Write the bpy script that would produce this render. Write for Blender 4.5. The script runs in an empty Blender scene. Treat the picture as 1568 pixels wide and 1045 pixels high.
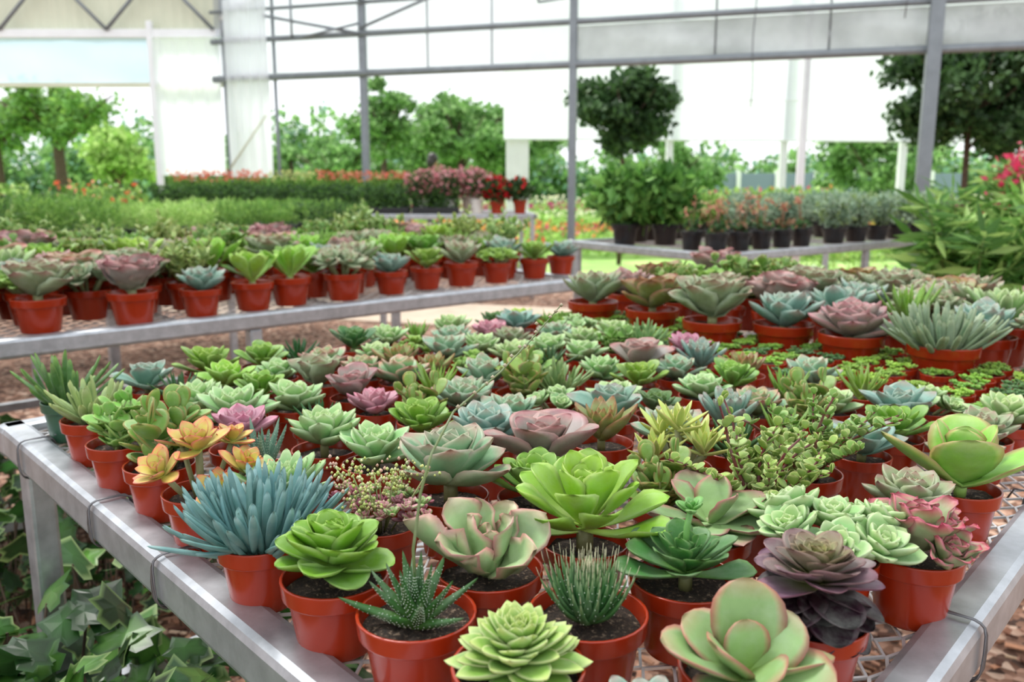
import bpy, math, random
import numpy as np
from mathutils import Vector, Matrix
random.seed(7); RNG=np.random.default_rng(7)
SC=bpy.context.scene
def hx(h):
    h=h.lstrip('#'); r=[int(h[i:i+2],16)/255 for i in (0,2,4)]
    return np.array([c/12.92 if c<=.04045 else ((c+.055)/1.055)**2.4 for c in r])
# ------------------------------------------------------------------ materials
def newmat(name):
    m=bpy.data.materials.new(name); m.use_nodes=True
    nt=m.node_tree; b=nt.nodes['Principled BSDF']; return m,nt,b
def N(nt,t,**k):
    n=nt.nodes.new(t)
    for a,v in k.items(): setattr(n,a,v)
    return n
def ramp(nt,stops):
    r=N(nt,'ShaderNodeValToRGB'); e=r.color_ramp.elements
    while len(e)<len(stops): e.new(.5)
    for i,(p,c) in enumerate(stops):
        e[i].position=p; e[i].color=(*c,1)
    return r
def noise(nt,scale,detail=3,rough=.5,coord='Object'):
    tc=N(nt,'ShaderNodeTexCoord'); n=N(nt,'ShaderNodeTexNoise')
    n.inputs['Scale'].default_value=scale; n.inputs['Detail'].default_value=detail; n.inputs['Roughness'].default_value=rough
    nt.links.new(tc.outputs[coord],n.inputs['Vector']); return n
def mat_attr(name,rough=.42,transl=.15,spec=.4,nscale=60,nz=.12,coat=0,hue=.0,bloom=0):
    m,nt,b=newmat(name)
    a=N(nt,'ShaderNodeAttribute',attribute_name='Col')
    n=noise(nt,nscale,3)
    mr=N(nt,'ShaderNodeMapRange'); mr.inputs['To Min'].default_value=1-nz*1.5; mr.inputs['To Max'].default_value=1+nz*1.5
    nt.links.new(n.outputs['Fac'],mr.inputs['Value'])
    mx=N(nt,'ShaderNodeVectorMath',operation='SCALE')
    nt.links.new(a.outputs['Color'],mx.inputs[0]); nt.links.new(mr.outputs[0],mx.inputs['Scale'])
    out=mx.outputs[0]
    if hue:
        oi=N(nt,'ShaderNodeObjectInfo'); hs=N(nt,'ShaderNodeHueSaturation')
        m1=N(nt,'ShaderNodeMapRange'); m1.inputs['To Min'].default_value=.5-hue; m1.inputs['To Max'].default_value=.5+hue
        nt.links.new(oi.outputs['Random'],m1.inputs['Value']); nt.links.new(m1.outputs[0],hs.inputs['Hue'])
        nt.links.new(out,hs.inputs['Color']); out=hs.outputs['Color']
    if bloom:
        n2=noise(nt,28,5,.7); r2=ramp(nt,[(.45,(0,0,0)),(.75,(bloom,bloom,bloom))]); nt.links.new(n2.outputs['Fac'],r2.inputs[0])
        mc=N(nt,'ShaderNodeMix',data_type='RGBA'); nt.links.new(r2.outputs[0],mc.inputs[0]); nt.links.new(out,mc.inputs[6]); mc.inputs[7].default_value=(.62,.70,.60,1); out=mc.outputs[2]
    nt.links.new(out,b.inputs['Base Color'])
    b.inputs['Roughness'].default_value=rough; b.inputs['Specular IOR Level'].default_value=spec
    b.inputs['Coat Weight'].default_value=coat
    if transl>0:
        t=N(nt,'ShaderNodeBsdfTranslucent'); nt.links.new(out,t.inputs['Color'])
        ms=N(nt,'ShaderNodeMixShader'); ms.inputs[0].default_value=transl
        nt.links.new(b.outputs[0],ms.inputs[1]); nt.links.new(t.outputs[0],ms.inputs[2])
        nt.links.new(ms.outputs[0],nt.nodes['Material Output'].inputs['Surface'])
    return m
def mat_plain(name,col,rough=.5,metal=0,spec=.5,nscale=20,nz=.1,bump=0,coat=0):
    m,nt,b=newmat(name); n=noise(nt,nscale,5,.6); c=np.array(col)
    r=ramp(nt,[(.3,tuple(c*(1-nz))),(.7,tuple(np.minimum(c*(1+nz),1)))])
    nt.links.new(n.outputs['Fac'],r.inputs[0]); nt.links.new(r.outputs[0],b.inputs['Base Color'])
    b.inputs['Roughness'].default_value=rough; b.inputs['Metallic'].default_value=metal; b.inputs['Specular IOR Level'].default_value=spec
    b.inputs['Coat Weight'].default_value=coat
    if bump:
        bp=N(nt,'ShaderNodeBump'); bp.inputs['Strength'].default_value=bump; bp.inputs['Distance'].default_value=.003
        nt.links.new(n.outputs['Fac'],bp.inputs['Height']); nt.links.new(bp.outputs[0],b.inputs['Normal'])
    return m
M={}
M['leaf']=mat_attr('succulent_leaf',.46,.16,.35,70,.14,hue=.016,bloom=.22)
M['foliage']=mat_attr('foliage_leaf',.5,.35,.3,3,.25)
M['pot']=mat_plain('terracotta_plastic',hx('#962a0e'),.22,0,.5,15,.08)
M['blackpot']=mat_plain('black_plastic',(.012,.012,.014),.35,0,.5)
M['greenpot']=mat_plain('green_plastic',(.03,.09,.05),.35)
M['whitepot']=mat_plain('white_plastic',(.7,.68,.65),.4)
M['galv']=mat_plain('galvanized_steel',(.42,.44,.47),.38,.7,.5,30,.20,.10)
M['wire']=mat_plain('galvanized_mesh',(.66,.67,.68),.4,.4,.5,60,.1)
M['tiewire']=mat_plain('tie_wire',(.16,.16,.17),.4,.8,.5,60,.1)
M['post']=mat_plain('grey_steel_post',hx('#7f858a'),.45,.3,.5,8,.12)
M['white']=mat_plain('white_painted',(.80,.81,.82),.5,0,.4,4,.05)
M['cream']=mat_plain('cream_sheet',hx('#d0d2bc'),.6,0,.3,3,.05)
M['bark']=mat_plain('bark',(.10,.07,.05),.8,0,.2,25,.3,.6)
M['chip']=mat_attr('wood_chip',.8,0,.2,80,.2)
M['skin']=mat_plain('skin',(.42,.23,.15),.5)
M['hair']=mat_plain('dark_hair',(.02,.014,.01),.5)
M['shirt']=mat_plain('dark_shirt',(.05,.05,.07),.8)
M['concrete']=mat_plain('concrete_path',hx('#cdb8a4'),.85,0,.2,6,.12,.2)
M['barn']=mat_plain('blue_grey_cladding',hx('#7c8a9c'),.7)
M['ivyleaf']=mat_attr('ivy_leaf',.30,.15,.5,30,.15)
m,nt,b=newmat('potting_soil'); n=noise(nt,260,4,.7)
r=ramp(nt,[(.35,(.010,.007,.004)),(.56,(.04,.024,.014)),(.68,(.30,.22,.15))]); nt.links.new(n.outputs['Fac'],r.inputs[0]); nt.links.new(r.outputs[0],b.inputs['Base Color'])
b.inputs['Roughness'].default_value=.9
bp=N(nt,'ShaderNodeBump'); bp.inputs['Distance'].default_value=.004; nt.links.new(n.outputs['Fac'],bp.inputs['Height']); nt.links.new(bp.outputs[0],b.inputs['Normal'])
M['soil']=m
m,nt,b=newmat('mulch_floor'); tc=N(nt,'ShaderNodeTexCoord'); v=N(nt,'ShaderNodeTexVoronoi'); v.inputs['Scale'].default_value=38
nt.links.new(tc.outputs['Object'],v.inputs['Vector'])
sp=N(nt,'ShaderNodeSeparateColor'); nt.links.new(v.outputs['Color'],sp.inputs[0])
r=ramp(nt,[(0,hx('#3f2a20')),(.4,hx('#7a543f')),(.75,hx('#a9806a')),(1,hx('#d2b39c'))]); nt.links.new(sp.outputs[0],r.inputs[0])
nt.links.new(r.outputs[0],b.inputs['Base Color']); b.inputs['Roughness'].default_value=.9
bp=N(nt,'ShaderNodeBump'); bp.inputs['Distance'].default_value=.01; nt.links.new(v.outputs['Distance'],bp.inputs['Height']); nt.links.new(bp.outputs[0],b.inputs['Normal'])
M['mulch']=m
m,nt,b=newmat('field_grass'); n=noise(nt,1.2,6,.65)
r=ramp(nt,[(.3,hx('#6f9a48')),(.55,hx('#9cbe68')),(.75,hx('#ccd09c'))]); nt.links.new(n.outputs['Fac'],r.inputs[0]); nt.links.new(r.outputs[0],b.inputs['Base Color'])
b.inputs['Roughness'].default_value=.9; M['grass']=m
def film(name,col,transp,diff=.5,lo=.88,sc=.9):
    m=bpy.data.materials.new(name); m.use_nodes=True; nt=m.node_tree
    nt.nodes.remove(nt.nodes['Principled BSDF'])
    n=noise(nt,sc,4,.6); r=ramp(nt,[(.3,tuple(np.array(col)*lo)),(.7,tuple(col))]); nt.links.new(n.outputs['Fac'],r.inputs[0])
    t=N(nt,'ShaderNodeBsdfTransparent'); tl=N(nt,'ShaderNodeBsdfTranslucent'); df=N(nt,'ShaderNodeBsdfDiffuse')
    nt.links.new(r.outputs[0],tl.inputs[0]); nt.links.new(r.outputs[0],df.inputs[0])
    a=N(nt,'ShaderNodeMixShader'); a.inputs[0].default_value=diff; nt.links.new(tl.outputs[0],a.inputs[1]); nt.links.new(df.outputs[0],a.inputs[2])
    c=N(nt,'ShaderNodeMixShader'); c.inputs[0].default_value=transp; nt.links.new(a.outputs[0],c.inputs[1]); nt.links.new(t.outputs[0],c.inputs[2])
    nt.links.new(c.outputs[0],nt.nodes['Material Output'].inputs['Surface']); return m
M['film']=film('polythene_film',(.88,.92,.98),.42,.3,.80)
M['filmgrey']=film('rolled_polythene',(.60,.62,.65),.06,.5,.6,1.5)
M['filmwhite']=film('white_polythene_sheet',(.94,.96,1.0),.05,.35)
M['filmblue']=film('blueish_polythene',(.60,.76,.93),.12,.4,.85)
M['roof']=film('roof_polythene',(.85,.87,.9),.58,.2)
# ------------------------------------------------------------------ mesh builder
class MB:
    def __init__(s): s.V=[];s.F=[];s.C=[];s.I=[];s.S=[];s.n=0;s.mats=[]
    def mi(s,k):
        if k not in s.mats: s.mats.append(k)
        return s.mats.index(k)
    def add(s,V,F,C,mat,smooth=True):
        V=np.asarray(V,float).reshape(-1,3); C=np.asarray(C,float)
        if C.ndim==1: C=np.tile(C[:3],(len(V),1))
        o=s.n; s.V.append(V); s.C.append(C)
        s.F.extend([tuple(i+o for i in f) for f in F]); k=s.mi(mat)
        s.I.extend([k]*len(F)); s.S.extend([smooth]*len(F)); s.n+=len(V)
    def mesh(s,name):
        me=bpy.data.meshes.new(name); V=np.vstack(s.V)
        me.from_pydata(V.tolist(),[],s.F)
        me.polygons.foreach_set('material_index',s.I); me.polygons.foreach_set('use_smooth',s.S)
        for k in s.mats: me.materials.append(M[k])
        ca=me.color_attributes.new('Col','FLOAT_COLOR','POINT')
        C=np.ones((len(V),4)); C[:,:3]=np.clip(np.vstack(s.C),0,1); ca.data.foreach_set('color',C.ravel())
        me.update(); return me
    def obj(s,name,loc=(0,0,0),rz=0,parent=None):
        return place(s.mesh(name),name,loc,rz,parent)
def place(me,name,loc,rz=0,parent=None,sc=1):
    o=bpy.data.objects.new(name,me); SC.collection.objects.link(o); o.location=loc; o.rotation_euler=(0,0,rz)
    o.scale=(sc,sc,sc) if not isinstance(sc,tuple) else sc
    if parent: o.parent=parent
    return o
GREY=np.array([.5,.5,.5])
def box(B,c,s,mat,R=None,col=GREY,bev=0):
    import bmesh
    bm=bmesh.new(); bmesh.ops.create_cube(bm,size=1)
    for v in bm.verts: v.co=Vector((v.co.x*s[0],v.co.y*s[1],v.co.z*s[2]))
    if bev: bmesh.ops.bevel(bm,geom=bm.edges[:],offset=bev,segments=2,profile=.5,affect='EDGES')
    V=np.array([v.co[:] for v in bm.verts]); F=[[v.index for v in f.verts] for f in bm.faces]
    bm.free()
    if R is not None: V=V@np.array(R).T
    B.add(V+np.array(c),F,col,mat,False)
def tube(B,P,r,mat,col=GREY,seg=6,cap=True):
    P=np.asarray(P,float); n=len(P); r=np.full(n,r) if np.isscalar(r) else np.asarray(r)
    T=np.gradient(P,axis=0); T/=np.linalg.norm(T,axis=1)[:,None]+1e-9
    up=np.array([0,0,1.]) if abs(T[0,2])<.9 else np.array([1.,0,0])
    V=[];a=np.linspace(0,2*np.pi,seg,endpoint=False)
    x=np.cross(T[0],up); x/=np.linalg.norm(x)
    for i in range(n):
        x=x-T[i]*np.dot(x,T[i]); x/=np.linalg.norm(x)+1e-9; y=np.cross(T[i],x)
        V.append(P[i]+r[i]*(np.cos(a)[:,None]*x+np.sin(a)[:,None]*y))
    F=[(i*seg+j,i*seg+(j+1)%seg,(i+1)*seg+(j+1)%seg,(i+1)*seg+j) for i in range(n-1) for j in range(seg)]
    if cap: F+= [tuple(range(seg))[::-1],tuple((n-1)*seg+j for j in range(seg))]
    B.add(np.vstack(V),F,col,mat,True)
def revolve(B,prof,mat,seg=28,col=GREY,c=(0,0,0)):
    a=np.linspace(0,2*np.pi,seg,endpoint=False); V=[]
    for r,z in prof: V.append(np.stack([r*np.cos(a)+c[0],r*np.sin(a)+c[1],np.full(seg,z+c[2])],1))
    F=[(i*seg+j,i*seg+(j+1)%seg,(i+1)*seg+(j+1)%seg,(i+1)*seg+j) for i in range(len(prof)-1) for j in range(seg)]
    B.add(np.vstack(V),F,col,mat,True)
PR=.037; PHT=.060; ZS=.050
def pot(B,R=PR,h=PHT,mat='pot',seg=32,c=(0,0,0)):
    revolve(B,[(.0,.001),(.68*R,.001),(.715*R,0),(.735*R,.0012),(.74*R,.003),(.895*R,.73*h),(.90*R,.74*h),(.905*R,.752*h),(.99*R,.757*h),(1.005*R,.765*h),(1.012*R,.785*h),(1.035*R,.97*h),(1.04*R,.99*h),(1.032*R,h),(.99*R,h),(.98*R,.99*h),(.92*R,.80*h)],mat,seg,c=c)
    rr=np.array([0,.3,.6,.85,.94])*R; a=np.linspace(0,2*np.pi,16,endpoint=False); V=[[c[0],c[1],c[2]+.83*h]]
    for r in rr[1:]:
        for t in a: V.append([c[0]+r*math.cos(t),c[1]+r*math.sin(t),c[2]+.82*h+random.uniform(-.04,.035)*h])
    F=[(0,1+j,1+(j+1)%16) for j in range(16)]
    for k in range(3):
        for j in range(16): F.append((1+k*16+j,1+(k+1)*16+j,1+(k+1)*16+(j+1)%16,1+k*16+(j+1)%16))
    B.add(V,F,GREY,'soil',True)
# ---------------- leaves
U=np.array([0,.14,.30,.46,.62,.76,.87,.95,1.0])
SH={'ech':[.42,.58,.78,.95,1,.88,.60,.27,.02],'spoon':[.22,.27,.40,.62,.88,1,.86,.50,.05],
 'pad':[.28,.55,.82,.98,1,.93,.74,.48,.10],'fin':[.55,.75,.9,.98,1,.95,.78,.5,.08],
 'aloe':[1,.95,.84,.70,.54,.38,.23,.11,.01],'lance':[.5,.72,.9,1,.92,.72,.46,.22,.01],'tri':[.5,.7,.9,1,.98,.80,.5,.22,.01]}
SH={k:np.array(v) for k,v in SH.items()}
SEG=8; PHI=np.arange(SEG)*2*np.pi/SEG
NU=len(U)
LF=[(i*SEG+j,(i+1)*SEG+j,(i+1)*SEG+(j+1)%SEG,i*SEG+(j+1)%SEG) for i in range(NU-1) for j in range(SEG)]+[tuple((NU-1)*SEG+j for j in range(SEG))]
CU=np.cos(PHI); SU=np.sin(PHI)
def leaf(B,o,L,W,T,shape='ech',elev=30,curve=20,az=0,cup=.25,cols=None,wav=0,roll=0,mat='leaf'):
    w=SH[shape]*W; e=np.radians(elev+curve*U)
    du=np.diff(U,prepend=0)*L
    rc=np.cumsum(np.cos(e)*du); zc=np.cumsum(np.sin(e)*du)
    th=T*np.sqrt(np.clip(SH[shape],0,1))*(1-.35*U); th[-1]=T*.02
    X=w[:,None]*CU; Zl=th[:,None]*np.where(SU>0,SU*.45,SU)+cup*(X**2)/(W+1e-6)*np.minimum(U*2.5,1)[:,None]
    if wav: Zl=Zl+wav*W*np.sin(U*14+roll)[:,None]*np.abs(CU)*np.sign(CU)
    if roll: 
        cr,sr=math.cos(roll*.25),math.sin(roll*.25); X,Zl=X*cr-Zl*sr,X*sr+Zl*cr
    R=rc[:,None]-np.sin(e)[:,None]*Zl; Z=zc[:,None]+np.cos(e)[:,None]*Zl
    a=math.radians(az); ca,sa=math.cos(a),math.sin(a)
    V=np.stack([o[0]+R*ca-X*sa,o[1]+R*sa+X*ca,o[2]+Z],-1).reshape(-1,3)
    b,m,t,ed=cols
    s=np.clip(U/.55,0,1)[:,None,None]; C=b*(1-s)+m*s; C=np.broadcast_to(C,(NU,SEG,3)).copy()
    k=(np.clip((U-.78)/.2,0,1))[:,None,None]; C=C*(1-k)+t*k
    k=(np.clip((np.abs(CU)-.72)/.28,0,1))[None,:,None]*np.clip(U*2.2-.2,0,1)[:,None,None]; C=C*(1-k)+ed*k
    B.add(V,LF,C.reshape(-1,3),mat)
def jit(c,s=.06):
    f=1+random.uniform(-s,s); return np.clip(c*f*np.array([1+random.uniform(-s,s)*.5,1,1+random.uniform(-s,s)*.5]),0,1)
def pal(*h):
    o=[]
    for x in h:
        c=hx(x); l=c.mean(); o.append(np.clip((l+(c-l)*1.18)*.84,0,1))
    return o
def rosette(B,o,R,n,shape='ech',wr=.3,T=.12,eo=8,ei=82,curve=18,cup=.3,cols=None,inner=None,lmin=.32,wav=0,rise=.15,tilt=None,p=.85,stem=None):
    if stem is not None: tube(B,[stem,((o[0]+stem[0])/2,(o[1]+stem[1])/2,(o[2]+stem[2])/2),o],R*.09,'leaf',hx('#8a8a5a'),6)
    B2=MB() if tilt is not None else B; oo=(0,0,0) if tilt is not None else o
    a0=random.uniform(0,360)
    for i in range(n):
        f=i/max(1,n-1); L=R*(1-(1-lmin)*f**1.1)*random.uniform(.88,1.08)
        el=eo+(ei-eo)*f**p+random.uniform(-7,7)
        c=[jit(x,.09) for x in cols]
        if inner is not None: c=[x*(1-f**1.3*.8)+y*f**1.3*.8 for x,y in zip(c,inner)]
        leaf(B2,(oo[0],oo[1],oo[2]+rise*R*f),L,L*wr*(1+.15*f),L*T,shape,el,curve*(1-.3*f),a0+i*137.508+random.uniform(-8,8),cup,c,wav,random.uniform(-.7,.7))
    if tilt is not None:
        Rm=np.array(Matrix.Rotation(math.radians(tilt[0]),3,'X')@Matrix.Rotation(math.radians(tilt[1]),3,'Y'))
        B.add(np.vstack(B2.V)@Rm.T+np.array(o),B2.F,np.vstack(B2.C),'leaf')
PL={
'pale':(pal('#a9c98c','#98bf84','#c7d9a6','#cfdfb4'),pal('#cfe6a4','#c4e098','#dbe9b4','#dcebb8')),
'blue':(pal('#98bb98','#90b296','#c0988c','#b4ccb2'),pal('#b8d4a6','#adcea2','#c9d6b8','#c8dfbc')),
'teal':(pal('#8cb09c','#84a89a','#b09c94','#a8c2b4'),pal('#a8c8ac','#9ec0ac','#bccab4','#bcd0bc')),
'bluepink':(pal('#9cc08e','#8eb48a','#cf7f7c','#cb9c90'),pal('#bcd896','#b0d096','#cfd0a0','#d4dcb6')),
'lime':(pal('#c4de84','#94c254','#a4ca62','#b8d880'),pal('#c8e274','#b4da5e','#c0de74','#d2e690')),
'green':(pal('#98bc60','#78a44c','#8aaf54','#9cbc6c'),pal('#aed068','#9cc458','#acc86c','#bad67a')),
'dark':(pal('#94b874','#4c784c','#5c7448','#708a5c'),pal('#94b86a','#6c9850','#74954f','#88a870')),
'mauve':(pal('#a8b090','#a39a94','#b87c80','#c0948f'),pal('#bcc8a0','#b4ac9c','#c49890','#ccaca4')),
'pink':(pal('#ccbcb2','#c89ca8','#cc7c90','#d8a0ac'),pal('#d8ccb8','#d0acb0','#d08c9c','#dcb4bc')),
'grey':(pal('#a0b08c','#98a884','#aa887c','#b0bc9c'),pal('#b8c698','#acbc92','#b8a68c','#c2cea6')),
'brown':(pal('#98a868','#909a62','#9c604c','#a4785a'),pal('#b2c47c','#a6b66e','#b07c58','#b69060')),
}
def p_ros(key,R=.05,n=26,h=.012,potR=PR,potH=PHT,potm='pot',**k):
    def f():
        B=MB(); pot(B,potR,potH,potm); z=potH*.83
        c,i=PL[key]; kw=dict(shape='ech',wr=.30,T=.12,eo=8,ei=80,curve=20,cup=.3); kw.update(k)
        rosette(B,(0,0,z+h),R,n,cols=c,inner=i,stem=(0,0,z),**kw); return B
    return f
def clusterR(key,R=.022,k=5,spread=.024,n=18,h=.02,potR=PR,potH=PHT,**kw0):
    def f():
        B=MB(); pot(B,potR,potH); z=potH*.84; c,i=PL[key]
        kw=dict(shape='ech',wr=.32,T=.16,eo=10,ei=80,curve=18,cup=.3); kw.update(kw0)
        for j in range(k):
            a=j*2*math.pi/max(1,k-1)+.4; rr=0 if j==0 else spread*random.uniform(.85,1.1)
            o=(rr*math.cos(a),rr*math.sin(a),z+h+(0.012 if j==0 else random.uniform(-.004,.008)))
            q=28*rr/spread
            rosette(B,o,R*random.uniform(.85,1.15),n,cols=c,inner=i,stem=(o[0]*.4,o[1]*.4,z),tilt=(-q*math.sin(a),q*math.cos(a)),**kw)
        return B
    return f
def senecio(n=150,Rp=.032,L0=.046,L1=.072,potR=PR,potH=PHT,cols=None,W=.0038,potm='pot',spread=62,shape='fin'):
    cols=cols or pal('#6f9890','#769e9e','#a2c0be','#84a8a8')
    def f():
        B=MB(); pot(B,potR,potH,potm); z=potH*.83
        for i in range(n):
            r=Rp*math.sqrt(random.random()); a=random.uniform(0,360); ar=math.radians(a)
            el=88-spread*(r/Rp)**1.2+random.uniform(-12,8)
            leaf(B,(r*math.cos(ar),r*math.sin(ar),z+random.uniform(0,.012)),random.uniform(L0,L1),W*random.uniform(.85,1.15),W*.9,shape,el,random.uniform(-2,26),a+random.uniform(-25,25),0,[jit(c,.12) for c in cols])
        return B
    return f
def octa(B,P,r,col,mat='leaf'):
    for p in P:
        V=[(p[0]+r,p[1],p[2]),(p[0],p[1]+r,p[2]),(p[0]-r,p[1],p[2]),(p[0],p[1]-r,p[2]),(p[0],p[1],p[2]+r),(p[0],p[1],p[2]-r)]
        B.add(V,[(0,1,4),(1,2,4),(2,3,4),(3,0,4),(1,0,5),(2,1,5),(3,2,5),(0,3,5)],col,mat)
def haworthia(R=.06,n=22,potR=.042,potH=PHT,W=.12,dots=True,eo=14,c=None,curve=10):
    c=c or pal('#5d8448','#32602f','#44683a','#3e6c3c')
    def f():
        B=MB(); pot(B,potR,potH); z=potH*.84
        for i in range(n):
            f_=i/(n-1); L=R*(1-.35*f_)*random.uniform(.92,1.06); el=eo+(80-eo)*f_**.9; az=i*137.5+random.uniform(-6,6)
            k=len(B.V); leaf(B,(0,0,z+.006*f_),L,L*W,L*W*.85,'aloe',el,curve,az,.12,[jit(x) for x in c])
            if dots:
                V=B.V[k].reshape(NU,SEG,3)
                for s in range(15):
                    u=.08+.86*s/15; ku=np.searchsorted(U,u)-1; ku=max(0,min(NU-2,ku)); w=(u-U[ku])/(U[ku+1]-U[ku])
                    for j in ((4.6,5.6,6.5,7.3) if s%2 else (5.1,6.0,6.9))+((1.2,2.8) if s%3==0 else ()):
                        j0=int(j)%SEG;j1=(j0+1)%SEG;q=j-int(j)
                        p=(V[ku,j0]*(1-q)+V[ku,j1]*q)*(1-w)+(V[ku+1,j0]*(1-q)+V[ku+1,j1]*q)*w
                        octa(B,[p],.0006*(1.2-.5*u),hx('#d4dfd0'))
        return B
    return f
def aristata():
    B=MB(); pot(B,.042); z=ZS; c=pal('#7ca068','#44703e','#a0b084','#648a56')
    n=120
    for i in range(n):
        f_=i/(n-1); L=.052*(1-.25*f_)*random.uniform(.9,1.08)
        k=len(B.V); leaf(B,(0,0,z+.003),L,.0044,.003,'aloe',8+72*f_**.85,22+34*(1-f_),i*137.5,.1,[jit(x) for x in c])
        V=B.V[k].reshape(NU,SEG,3); tip=V[-1].mean(0); d=tip-V[-3].mean(0); d/=np.linalg.norm(d)
        tube(B,[tip,tip+d*.003,tip+d*.007+np.array([0,0,.001])],[.0003,.0002,.0001],'leaf',hx('#cfc8a8'),4)
        for s in range(5):
            ku=1+s; p=V[min(ku,NU-1),random.choice([5,6,7])]; octa(B,[p],.0005,hx('#dce6d2'))
    return B
def flapjack(R=.075,n=8,cols=None,h=.012,eo=25,ei=75,wr=.42,T=.06):
    cols=cols or pal('#b4d67c','#9ccb66','#bcd280','#c9a880')
    def f():
        B=MB(); pot(B); z=ZS
        tube(B,[(0,0,z),(0,0,z+h)],.006,'leaf',cols[0])
        for i in range(n):
            k=i//2; f_=k/max(1,(n-1)//2); L=R*(1-.45*f_); az=(i%2)*180+k*90+20+random.uniform(-10,10)
            leaf(B,(0,0,z+h+.01*f_),L,L*wr,L*T,'pad',eo+(ei-eo)*f_,12,az,.18,[jit(c) for c in cols],0,random.uniform(-1,1))
        return B
    return f
def stemmy(nst=9,H=.08,leafR=.008,cols=None,stemc='#7a3b34',potR=PR,potH=PHT,pairs=9,shape='pad',wr=.45,spread=.8,el=25,T=.14,bare=0):
    cols=cols or pal('#9fc070','#a9c878','#c2d08a','#d3dba0')
    def f():
        B=MB(); pot(B,potR,potH); z=potH*.83
        for s in range(nst+bare):
            a=random.uniform(0,2*math.pi); lean=random.uniform(.1,spread); h=H*random.uniform(.6,1.1)*(1.45 if s>=nst else 1)
            P=[];r0=potR*.45*random.random()
            for t in np.linspace(0,1,6):
                rr=r0+lean*h*t**1.3; P.append((rr*math.cos(a)+.004*math.sin(7*t+s),rr*math.sin(a)+.004*math.cos(6*t+s),z+h*t*(1-.25*lean*t)))
            tube(B,P,[.0022,.002,.0018,.0016,.0013,.001],'leaf',hx(stemc),5)
            P=np.array(P)
            for q in range(pairs):
                t=.15+.85*q/(pairs-1); x=t*5; i=min(4,int(x)); p=P[i]*(1-(x-i))+P[i+1]*(x-i)
                if s>=nst and q%3: continue
                for sd in (0,180):
                    L=leafR*2*random.uniform(.75,1.15)*(1-.3*(t>.9))
                    leaf(B,p,L,L*wr,L*T,shape,el+random.uniform(-15,35)+(40 if t>.95 else 0),10,math.degrees(a)+q*90+sd+random.uniform(-20,20),.15,[jit(c,.1) for c in cols])
        return B
    return f
def sedum_small(k=14,R=.010,potR=.028,potH=.045,key='green',h=.006):
    def f():
        B=MB(); pot(B,potR,potH,seg=20); z=potH*.86; c,i=PL[key]
        for j in range(k):
            r=potR*.85*math.sqrt((j+.5)/k); a=j*2.4
            rosette(B,(r*math.cos(a),r*math.sin(a),z+h*random.uniform(.6,1.6)),R*random.uniform(.8,1.2),9,'pad',.38,.2,5,75,10,.1,cols=c,inner=i)
        return B
    return f
def sedum_flower():
    B=MB(); pot(B); z=ZS
    for j in range(46):
        r=.048*math.sqrt(random.random()); a=random.uniform(0,6.28); zz=z+.012+random.uniform(0,.025)
        c=random.choice([pal('#b9788a','#c48a96','#d6a0a6','#b0c080'),pal('#93b074','#a9c080','#c78a90','#a0b87c'),pal('#8e4f66','#a05a70','#b97888','#9a6a70')])
        rosette(B,(r*math.cos(a),r*math.sin(a),zz),.0105,9,'fin',.32,.28,10,75,5,0,cols=c)
    for j in range(20):
        a=random.uniform(0,6.28); r=random.uniform(.01,.05); zt=z+random.uniform(.035,.062)
        P=[(0.2*r*math.cos(a),.2*r*math.sin(a),z),(.6*r*math.cos(a),.6*r*math.sin(a),(z+zt)/2),(r*math.cos(a),r*math.sin(a),zt)]
        tube(B,P,.0008,'leaf',hx('#9aa064'),4)
        for q in range(16):
            p=np.array(P[2])+RNG.normal(0,.006,3); octa(B,[p],random.uniform(.0014,.0024),jit(hx(random.choice(['#c9c97c','#b8c06a','#d2cf9e','#a9b45c','#c89a8a'])),.1))
    return B
def pinkyellow():
    B=MB(); pot(B); z=ZS
    c=pal('#ccd478','#d8bc74','#e0706c','#dc5864'); i=pal('#d8e078','#d8d470','#dcb474','#e08c74')
    for (x,y,h,R,t) in [(0,0,.052,.044,(8,-5)),(.040,-.02,.030,.038,(15,20)),(-.035,-.012,.035,.036,(15,-25)),(.01,-.04,.015,.036,(30,5)),(-.012,.03,.05,.032,(-15,0)),(.035,.02,.05,.03,(0,10))]:
        rosette(B,(x,y,z+h),R,17,'ech',.27,.08,0,75,20,.25,cols=c,inner=i,tilt=t,stem=(x*.3,y*.3,z))
    return B
def yellowvar():
    B=MB(); pot(B); z=ZS
    c=pal('#d4d690','#c4d27c','#dcdc90','#e2d28c')
    for (x,y,h) in [(0,0,.05),(.032,.01,.03),(-.030,.0,.035),(.0,.028,.03),(0,-.03,.02)]:
        rosette(B,(x,y,z+h),.048,15,'lance',.12,.07,12,85,10,.2,cols=c,inner=pal('#d4dc80','#cedc7c','#e2e290','#dcd880'),stem=(x*.3,y*.3,z),p=.8)
    return B
def aeon_purple():
    B=MB(); pot(B,.036); z=ZS
    rosette(B,(0,0,z+.028),.054,28,'pad',.36,.05,-55,-10,8,.25,cols=pal('#3a1f2a','#2c1522','#1c0e16','#442632'),rise=.1,lmin=.8)
    c=pal('#a2ae60','#84687a','#6a4058','#8c5c70'); i=pal('#b8cc68','#b0c264','#a89868','#bcc07c')
    rosette(B,(0,0,z+.036),.051,54,'pad',.32,.05,-4,80,14,.3,cols=c,inner=i,rise=.24,lmin=.22,p=1)
    return B
def lime_spoon():
    B=MB(); pot(B); z=ZS; c,i=PL['lime']
    rosette(B,(0,0,z+.020),.083,30,'spoon',.24,.045,-14,82,24,.45,cols=pal('#c8dc80','#8cbe4e','#8cbe50','#aace72'),inner=i,stem=(0,0,z),p=.75,lmin=.5)
    return B
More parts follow.
